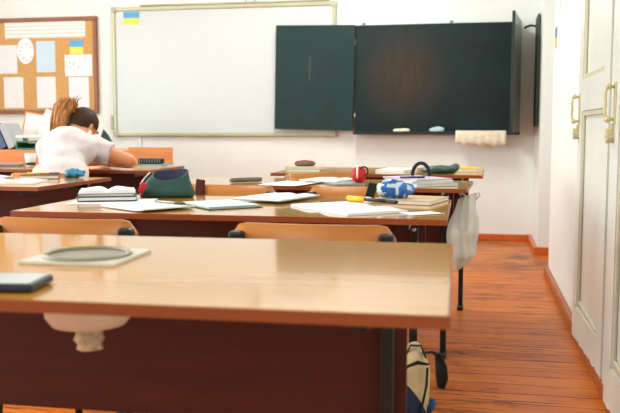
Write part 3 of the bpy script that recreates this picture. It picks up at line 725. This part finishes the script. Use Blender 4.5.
# desk at the left edge
D5 = .7506; D6 = .7576
open_book('white open book at the right front of the left edge desk', .14, .22, (-1.865, 3.05, D5), .25, M['paper_warm'], M['paper'], .014, 'book', 'open_book')
open_book('white open book at the back of the left edge desk', .13, .20, (-2.16, 3.28, D5), -.1, M['navy'], M['paper'], .016, 'book', 'open_book')
book('dark brown book between open book and cyan purse on left edge desk', .12, .16, .016, (-1.875, 3.345, D5), -1.15, M['brown'])
pen('yellow pencil lying on the dark brown book', (-1.945, 3.36), (-1.81, 3.40), .004, D5+.0163, M['yellow'], M['olive'], 'pencil', 'pencil')
g = G().ell((0,0,0), (.042, .028, .022), seg=32, rings=18)
for v in g.bm.verts: v.co *= 1+.5*noise.noise(v.co*60); v.co.z = max(-.017, v.co.z)
o = obj('small_purse', g, M['cyan'], None, (-1.755, 3.43, D5+.0172), .2); tag(o, 'small crumpled cyan purse at the corner of the left edge desk', 'purse')
# girl's desk
book('white notebook under the teal one on the girl\'s desk', .17, .15, .010, (-1.735, 4.30, D6), -.1, M['paper_cool'], 'notebook', 'notebook')
book('teal notebook under the black pencil case on the girl\'s desk', .165, .14, .008, (-1.73, 4.305, D6+.0103), .05, M['teal'], 'notebook', 'notebook')
t = thing('pencil_case', 'black ribbed pencil case on the teal notebook by the girl\'s elbow', 'pencil case', (-1.74, 4.295, D6+.0187), .02)
obj('body', box(-.07, .07, -.025, .025, 0, .03, .008), M['blackplastic'], t)
g = G()
for i in range(9): g.box(-.062+.0145*i, -.055+.0145*i, -.0262, .0262, .004, .0312, .001)
obj('ribs', g, M['grey'], t)
o = obj('case', box(-.07, .07, -.03, .03, 0, .016, .006), M['grey'], None, (-2.56, 4.25, D6), .1); tag(o, 'grey flat case at the left end of the girl\'s desk', 'case')
t = thing('cup', 'small white cup on the girl\'s desk by her left side', 'cup', (-2.385, 4.16, D6))
obj('body', G().lathe([(0, 0), (.024, 0), (.031, .075), (.028, .075), (.022, .006), (0, .006)], 28), M['paper_cool'], t)
obj('band', G().lathe([(.0255, .012), (.0278, .026), (.0272, .026), (.025, .012)], 28, closed=True), M['navy'], t)

# ------------------------------------------------------------------ teacher's corner
t = thing('teacher_desk', 'orange teacher desk with a solid front panel below the notice board', 'desk', (-2.85, 5.5, 0))
obj('front_panel', box(-.92, .46, 0, .02, .08, .812), M['orange_panel'], t)
obj('end_panel', box(.462, .785, -.022, -.002, 0, .835), M['orange_panel'], t)
obj('desktop', box(-.92, .46, .0205, .62, .79, .812), M['orange_panel'], t)
obj('side_panel', box(.44, .458, .021, .60, 0, .788), M['panel'], t); obj('side_panel', box(-.92, -.90, .021, .60, 0, .788), M['panel'], t)
obj('plinth', box(-.90, .44, .0, .02, 0, .079), M['panel'], t)
TZ = .8126
t = thing('office_chair', 'dark green rounded office chair behind the teacher desk', 'chair', (-3.19, 6.75, 0))
g = G().ell((0,0,0), (.235, .06, .28), seg=32, rings=20); obj('backrest', g, M['green_chair'], t, (0, -.24, .735), (.06, 0, 0))
obj('seat', box(-.23, .23, -.2, .22, .44, .52, .03), M['green_chair'], t)
obj('stem', G().tube([(0,0,.06), (0,0,.44)], .025).tube([(0, -.19, .45), (0, -.27, .5), (0, -.26, .6)], .016), M['black'], t)
g = G()
for k in range(5): a = 2*PI*k/5; g.tube([(0,0,.08), (.26*math.cos(a), .26*math.sin(a), .06)], [.022, .015])
obj('star_base', g, M['black'], t)
for k in range(5): a = 2*PI*k/5; obj('caster', G().ell((.26*math.cos(a), .26*math.sin(a), .026), (.026, .02, .026)), M['blackplastic'], t)
# leaning binders, organiser, posters
for i, (x, m, lab) in enumerate(((-3.47, 'binder', 'slate blue binder leaning at left photo edge on teacher desk'), (-3.405, 'binder', 'slate blue binder leaning against grey one on teacher desk'), (-3.34, 'binder_grey', 'pale grey binder leaning right of the blue binders'))):
    t = thing('binder', lab, 'binder', (x-.01, 5.72, TZ+.0215), (0, -.42, 0), 'binders leaning on the teacher desk')
    obj('cover', G().box(-.05, 0, -.1, .1, .0, .19, .002), M[m], t); obj('page_block', box(-.045, -.005, -.094, .094, .1902, .1925), M['paper'], t)
t = thing('desk_organiser', 'green desk organiser with clear top tray beside the binders', 'organiser', (-3.19, 5.62, TZ))
obj('lower_tray', G().box(-.10, .13, -.08, .08, 0, .012, .003).box(-.10, .13, .07, .08, .012, .045).box(-.10, -.09, -.08, .07, .012, .045), M['green_plastic'], t)
obj('middle_tray', G().box(-.10, .13, -.08, .08, .052, .062, .003).box(.12, .13, -.08, .08, .012, .052).box(-.10, -.09, -.08, .07, .0455, .0515), M['green_plastic'], t)
obj('top_tray', G().box(-.10, .13, -.08, .08, .085, .105, .003).box(-.1, -.09, .0, .08, .0625, .0845).box(.12, .13, .0, .08, .0625, .0845), M['clear'], t)
o = obj('glue_bottle', G().lathe([(0,0), (.02,0), (.022,.05), (.012,.066), (.010,.075), (.012,.077), (.012,.092), (0,.094)], 24), M['clear'], None, (-3.03, 5.58, TZ)); tag(o, 'small pale glue bottle with green cap beside the organiser', 'bottle')
def poster(label, w, h, x, y, lean, roll, m, edge=None, rz=0):
    t = thing('poster_card', label, 'poster', (x, y, TZ+.001), (-lean, roll, rz), 'large sheets propped on the teacher desk')
    z0 = w/2*math.sin(abs(roll))+.004
    obj('card', box(-w/2, w/2, 0, .004, z0, z0+h), m, t)
    if edge: obj('border', G().box(-w/2-.012, -w/2, 0, .005, z0, z0+h).box(-w/2-.012, w/2, 0, .005, z0+h, z0+h+.012), edge, t)
poster('white propped sheet with orange border behind green organiser', .15, .25, -3.40, 5.92, .12, .16, M['paper'], M['orange'])
poster('plain white sheet propped at a tilt left of the girl\'s hair', .15, .25, -3.27, 5.86, .1, .42, M['paper_cool'], M['pinkpaper'])
poster('pinkish white sheet propped right of the girl\'s head', .15, .21, -2.93, 5.95, .1, .30, M['pinkpaper'], M['paper_warm'])

# ------------------------------------------------------------------ backpack beside the second desk
t = thing('backpack', 'cream and navy backpack with black straps under the second desk', 'backpack', (-.215, 2.37, 0), .1)
g = G().ell((0,0,0), (.112, .085, .185), seg=36, rings=24)
for v in g.bm.verts:
    v.co.x = max(-.1, min(.098, v.co.x)); v.co.y = max(-.075, min(.075, v.co.y)); v.co += Vector((.5,.5,.2))*.014*noise.noise(v.co*14)
    v.co.z = max(v.co.z, -.168)
    if v.co.z > 0: v.co.x = v.co.x*(1-.5*v.co.z/.185)+.055*(v.co.z/.185)
obj('body', g, M['canvas'], t, (0, 0, .1682))
g = G().ell((0,0,0), (.085, .03, .075), seg=30, rings=18)
for v in g.bm.verts: v.co.z -= v.co.x*.7
obj('front_pocket', g, M['navycloth'], t, (.01, -.075, .19))
obj('side_patch', G().ell((0,0,0), (.012, .035, .022), Matrix.Rotation(.5, 4, 'Y')), M['bluecloth'], t, (.100, -.03, .175))
obj('top_loop', G().tube([(.030, -.03, .325), (.04, -.035, .352), (.07, -.035, .352), (.085, -.03, .315)], .005, 8, .5), M['strap'], t)
obj('strap', G().tube([(.075, -.05, .335), (.10, -.075, .345), (.118, -.065, .335), (.127, -.055, .30), (.130, -.05, .265), (.128, -.045, .235)], [.005, .008, .014, .021, .022, .014], 10, .5), M['strap'], t)
obj('strap', G().tube([(.012, -.080, .265), (.03, -.088, .305), (.06, -.09, .318), (.09, -.085, .312)], [.003, .009, .011, .006], 10, .5), M['strap'], t)
obj('seam', G().tube([(.088, -.075, .30), (.085, -.085, .25), (.075, -.09, .20), (.06, -.105, .15)], .0035, 8), M['strap'], t)

# ------------------------------------------------------------------ the girl
def fuse(g, voxel, smooth=6):
    """one continuous skin over the collected volumes"""
    me = bpy.data.meshes.new('tmp'); bmesh.ops.recalc_face_normals(g.bm, faces=g.bm.faces); g.bm.to_mesh(me); g.bm.free()
    o = bpy.data.objects.new('tmp', me); COL.objects.link(o)
    r = o.modifiers.new('r', 'REMESH'); r.mode = 'VOXEL'; r.voxel_size = voxel; r.use_smooth_shade = True
    s = o.modifiers.new('s', 'SMOOTH'); s.iterations = smooth; s.factor = .5
    dg = bpy.context.evaluated_depsgraph_get(); ev = o.evaluated_get(dg); bm = bmesh.new(); bm.from_mesh(ev.to_mesh())
    bpy.data.objects.remove(o); bpy.data.meshes.remove(me)
    for f in bm.faces: f.smooth = True
    return bm
GX, GY = -1.96, 3.70           # under her seat
t = thing('person', 'girl in white shirt with tied golden brown hair, seated, leaning on desk', 'person', (GX, GY, 0))
L = lambda x, y, z: (x-GX, y-GY, z)
HIP = L(-1.955, 3.68, .548); CH1 = L(-1.945, 3.665, .72); CH2 = L(-1.99, 3.81, .862); NK = L(-2.0, 3.975, .925); HD = L(-2.01, 4.045, .988)
SR = L(-1.905, 3.93, .868); ER = L(-1.725, 3.96, .803); WR = L(-1.88, 4.12, .788)
SL = L(-2.11, 3.93, .845); EL = L(-2.14, 4.08, .803); WL = L(-2.02, 4.22, .788)
g = G()
g.ell(HIP, (.14, .10, .09)); g.ell(CH1, (.12, .074, .11)); g.ell(CH2, (.13, .076, .10), Matrix.Rotation(-.55, 4, 'X'))
g.capsule(HIP, CH1, .08, .08); g.capsule(CH1, CH2, .08, .08); g.capsule(CH2, NK, .085, .05); g.capsule(NK, L(-2.0, 4.01, .96), .047, .045)
for sgn, S, E_, W in ((1, SR, ER, WR), (-1, SL, EL, WL)):
    g.capsule(CH2, S, .06, .052); g.capsule(S, E_, .05, .038); g.capsule(E_, W, .038, .025)
    # hand lying on the desk, fingers curled over
    d = (Vector(W)-Vector(E_)); d.z = 0; d.normalize(); n_ = Vector((-d.y, d.x, 0))*(-sgn)
    p = Vector(W)+d*.045; p.z = .7905
    g.capsule(W, p, .026, .03, flat=.6)
    for k, (off, ln_) in enumerate(((-.027, .058), (-.009, .068), (.009, .064), (.026, .05))):
        a = p+n_*off+d*.02; b = a+d*ln_*.55+Vector((0,0,.006)); c = b+d*ln_*.45-Vector((0,0,.010))
        g.capsule(a, b, .0092, .0085, 10); g.capsule(b, c, .0085, .007, 10)
    a = p-d*.025-n_*.022; g.capsule(a, a-n_*.024+d*.028, .011, .009, 10); g.capsule(a-n_*.024+d*.028, a-n_*.022+d*.055, .009, .0075, 10)
for s in (-1, 1):
    hp = (HIP[0]+s*.08, HIP[1]+.02, .545); kn = (HIP[0]+s*.10, HIP[1]+.40, .53); an = (HIP[0]+s*.10, HIP[1]+.36, .075)
    g.capsule(hp, kn, .078, .055); g.capsule(kn, an, .054, .036); g.capsule(an, (an[0], an[1]+.14, .035), .035, .026)
# head, bowed and turned to her right
hm = Matrix.Translation(HD) @ Matrix.Scale(.9, 4) @ Matrix.Rotation(-.35, 4, 'Z') @ Matrix.Rotation(-.55, 4, 'X')
hl = lambda x, y, z: hm @ Vector((x, y, z))
g.ell((0,0,0), (.072, .086, .085), None) if False else None
t2 = bmesh.new(); bmesh.ops.create_uvsphere(t2, u_segments=28, v_segments=18, radius=1); g.merge(t2, hm @ Matrix.Diagonal((.073, .088, .09, 1)), True)
t2 = bmesh.new(); bmesh.ops.create_uvsphere(t2, u_segments=24, v_segments=14, radius=1); g.merge(t2, hm @ Matrix.Translation((0, .028, -.05)) @ Matrix.Diagonal((.054, .058, .062, 1)), True)
g.capsule(hl(0, .088, -.005), hl(0, .108, -.03), .010, .014, 12)                              # nose
g.capsule(hl(-.02, .088, -.068), hl(.02, .088, -.068), .007, .007, 10)                        # mouth
for s in (-1, 1):
    g.capsule(hl(s*.073, -.008, -.01), hl(s*.072, -.005, -.04), .014, .010, 12)               # ears
    g.ell(hl(s*.03, .082, .0), (.012, .008, .009))
girl = obj('body', fuse(g, .0075, 4), M['skin'], t)
for s in (-1, 1): obj('eye', G().ell(hl(s*.03, .090, .0), (.009, .007, .007)), M['navy'], t)
# shirt
g = G()
g.ell(L(-1.955, 3.69, .575), (.152, .125, .10)); g.ell(CH1, (.145, .098, .12)); g.ell(CH2, (.155, .105, .12), Matrix.Rotation(-.55, 4, 'X'))
g.capsule(CH1, CH2, .105, .11); g.tube([HIP, CH1], [.11, .105], 20); g.capsule(CH2, (NK[0]-.005, NK[1]-.015, NK[2]-.01), .10, .060)
g.ell(L(-2.07, 3.88, .835), (.10, .10, .09))
sR = Vector(SR).lerp(Vector(ER), .50); sL = Vector(SL).lerp(Vector(EL), .6)
g.capsule(CH2, SR, .09, .068); g.tube([SR, sR], [.066, .062], 18); g.ell(SR, (.067,.067,.067))
g.capsule(CH2, SL, .09, .066); g.tube([SL, sL], [.064, .058], 18); g.ell(SL, (.065,.065,.065))
bm = fuse(g, .009, 3)
for v in bm.verts:   # soft folds of the cloth
    q = v.co; k = noise.noise(Vector((q.x*7, q.y*7, q.z*16)))*.014+noise.noise(q*28)*.004
    v.co += v.normal*k
obj('shirt', bm, M['shirt'], t)
obj('collar', G().tube([(NK[0]+.056*math.cos(a), NK[1]-.004+.052*math.sin(a), NK[2]+.012+.018*math.sin(a)) for a in [2*PI*i/28 for i in range(29)]], .011, 8, 1.4), M['shirt'], t)
g = G(); g.ell((HIP[0], HIP[1], .545), (.16, .122, .088))
for s in (-1, 1):
    hp = (HIP[0]+s*.08, HIP[1]+.02, .545); kn = (HIP[0]+s*.10, HIP[1]+.40, .53); an = (HIP[0]+s*.10, HIP[1]+.36, .10)
    g.capsule(hp, kn, .088, .064); g.tube([kn, an], [.063, .05], 16)
obj('trousers', fuse(g, .01, 3), M['trousers'], t)
for s in (-1, 1):
    obj('shoe', lumpy(G().ell((0,0,0), (.044, .125, .045)), .02), M['shoe'], t, (HIP[0]+s*.10, HIP[1]+.42, .046))
# hair: a dark close cap drawn back, a loose golden tail gathered high at the back left
bm = bmesh.new(); bmesh.ops.create_uvsphere(bm, u_segments=40, v_segments=24, radius=1)
dl = [v for v in bm.verts if (v.co.y > .62 and v.co.z < .45) or v.co.z < -.60 or (v.co.y > .1 and v.co.z < -.15)]
bmesh.ops.delete(bm, geom=dl, context='VERTS')
for v in bm.verts:
    k = 1+.025*noise.noise(Vector((v.co.x*9, v.co.y*2, v.co.z*9))); v.co = Vector((v.co.x*.082*k, v.co.y*.098*k-.004, v.co.z*.099*k+.002))
bm.transform(hm)
for f in bm.faces: f.smooth = True
hc = obj('hair', bm, M['hair_dark'], t)
g = G(); rnd = random.Random(3)
tie = hl(-.012, -.092, .035)
for k in range(54):
    a = rnd.uniform(0, 2*PI); q = rnd.uniform(.2, 1)
    p0 = tie+Vector((rnd.uniform(-.02, .02), rnd.uniform(-.015, .015), rnd.uniform(-.012, .03)))
    p1 = p0+Vector((-.03+.03*math.cos(a)*q, -.025, .028+.022*math.sin(a)*q))
    p2 = p0+Vector((-.045+.03*math.cos(a)*q, -.05, -.005+.03*math.sin(a)*q))
    p3 = p0+Vector((-.058+.03*math.cos(a)*q, -.052, -.065+.02*rnd.random()))
    p4 = p0+Vector((-.068+.036*math.cos(a)*q, -.045, -.105-.025*rnd.random()))
    g.tube([p0, p1, p2, p3, p4], [.006, .011, .012, .009, .002], 7)
obj('ponytail', g, M['hair_gold'], t)
g = G()
for k in range(7):
    p0 = tie+Vector((-.005+.008*k-.02, -.02, .02)); g.tube([p0, p0+Vector((.004*k-.01, -.01, .035)), p0+Vector((.012*k-.03, -.015, .05+.006*(k%3)))], [.006, .004, .001], 6)
obj('hair_wisps', g, M['hair_gold'], t)

# ------------------------------------------------------------------ light: daylight through the left windows, plus added fill under the ceiling
def area(name, loc, rot, sx, sy, power, col):
    l = bpy.data.lights.new(name, 'AREA'); l.shape = 'RECTANGLE'; l.size = sx; l.size_y = sy; l.energy = power; l.color = col
    o = bpy.data.objects.new(name, l); COL.objects.link(o); o.location = loc; o.rotation_euler = rot; return o
for i, (a, b) in enumerate(WIN):
    area('window_daylight', (LX-.22, (a+b)/2, (WZ[0]+WZ[1])/2), (0, math.radians(-90), 0), WZ[1]-WZ[0]-.05, b-a-.05, (190, 185, 95)[i], (.93, 1, .985))
for x in (-3.9, -1.1):  # unseen fill lights added under the ceiling, strongest near the front wall to brighten it
    for y in (.2, 3.0, 5.6):
        area('ceiling_fill', (x, y, CZ-.03), (0, 0, 0), .3, 1.2, {.2: 14, 3.0: 26, 5.6: 95}[y]*(1 if x > -2 else .3), (.95, 1, .95))
w = bpy.data.worlds.new('sky'); SC.world = w; w.use_nodes = True
w.node_tree.nodes['Background'].inputs['Color'].default_value = (.75, .87, 1, 1); w.node_tree.nodes['Background'].inputs['Strength'].default_value = 1.0

# ------------------------------------------------------------------ camera
cam = bpy.data.cameras.new('camera'); co = bpy.data.objects.new('camera', cam); COL.objects.link(co)
cam.sensor_width = 36; cam.lens = 829.9/620*36; cam.clip_start = .05
co.location = (0, 0, .973); co.rotation_euler = (math.radians(90-5.433), 0, math.radians(11.228))
cam.dof.use_dof = True; cam.dof.focus_distance = 2.9; cam.dof.aperture_fstop = 6.3
SC.camera = co
vs_ = SC.view_settings; vs_.view_transform = 'Standard'; vs_.look = 'None'; vs_.gamma = 1; vs_.use_curve_mapping = False; vs_.exposure = -0.52
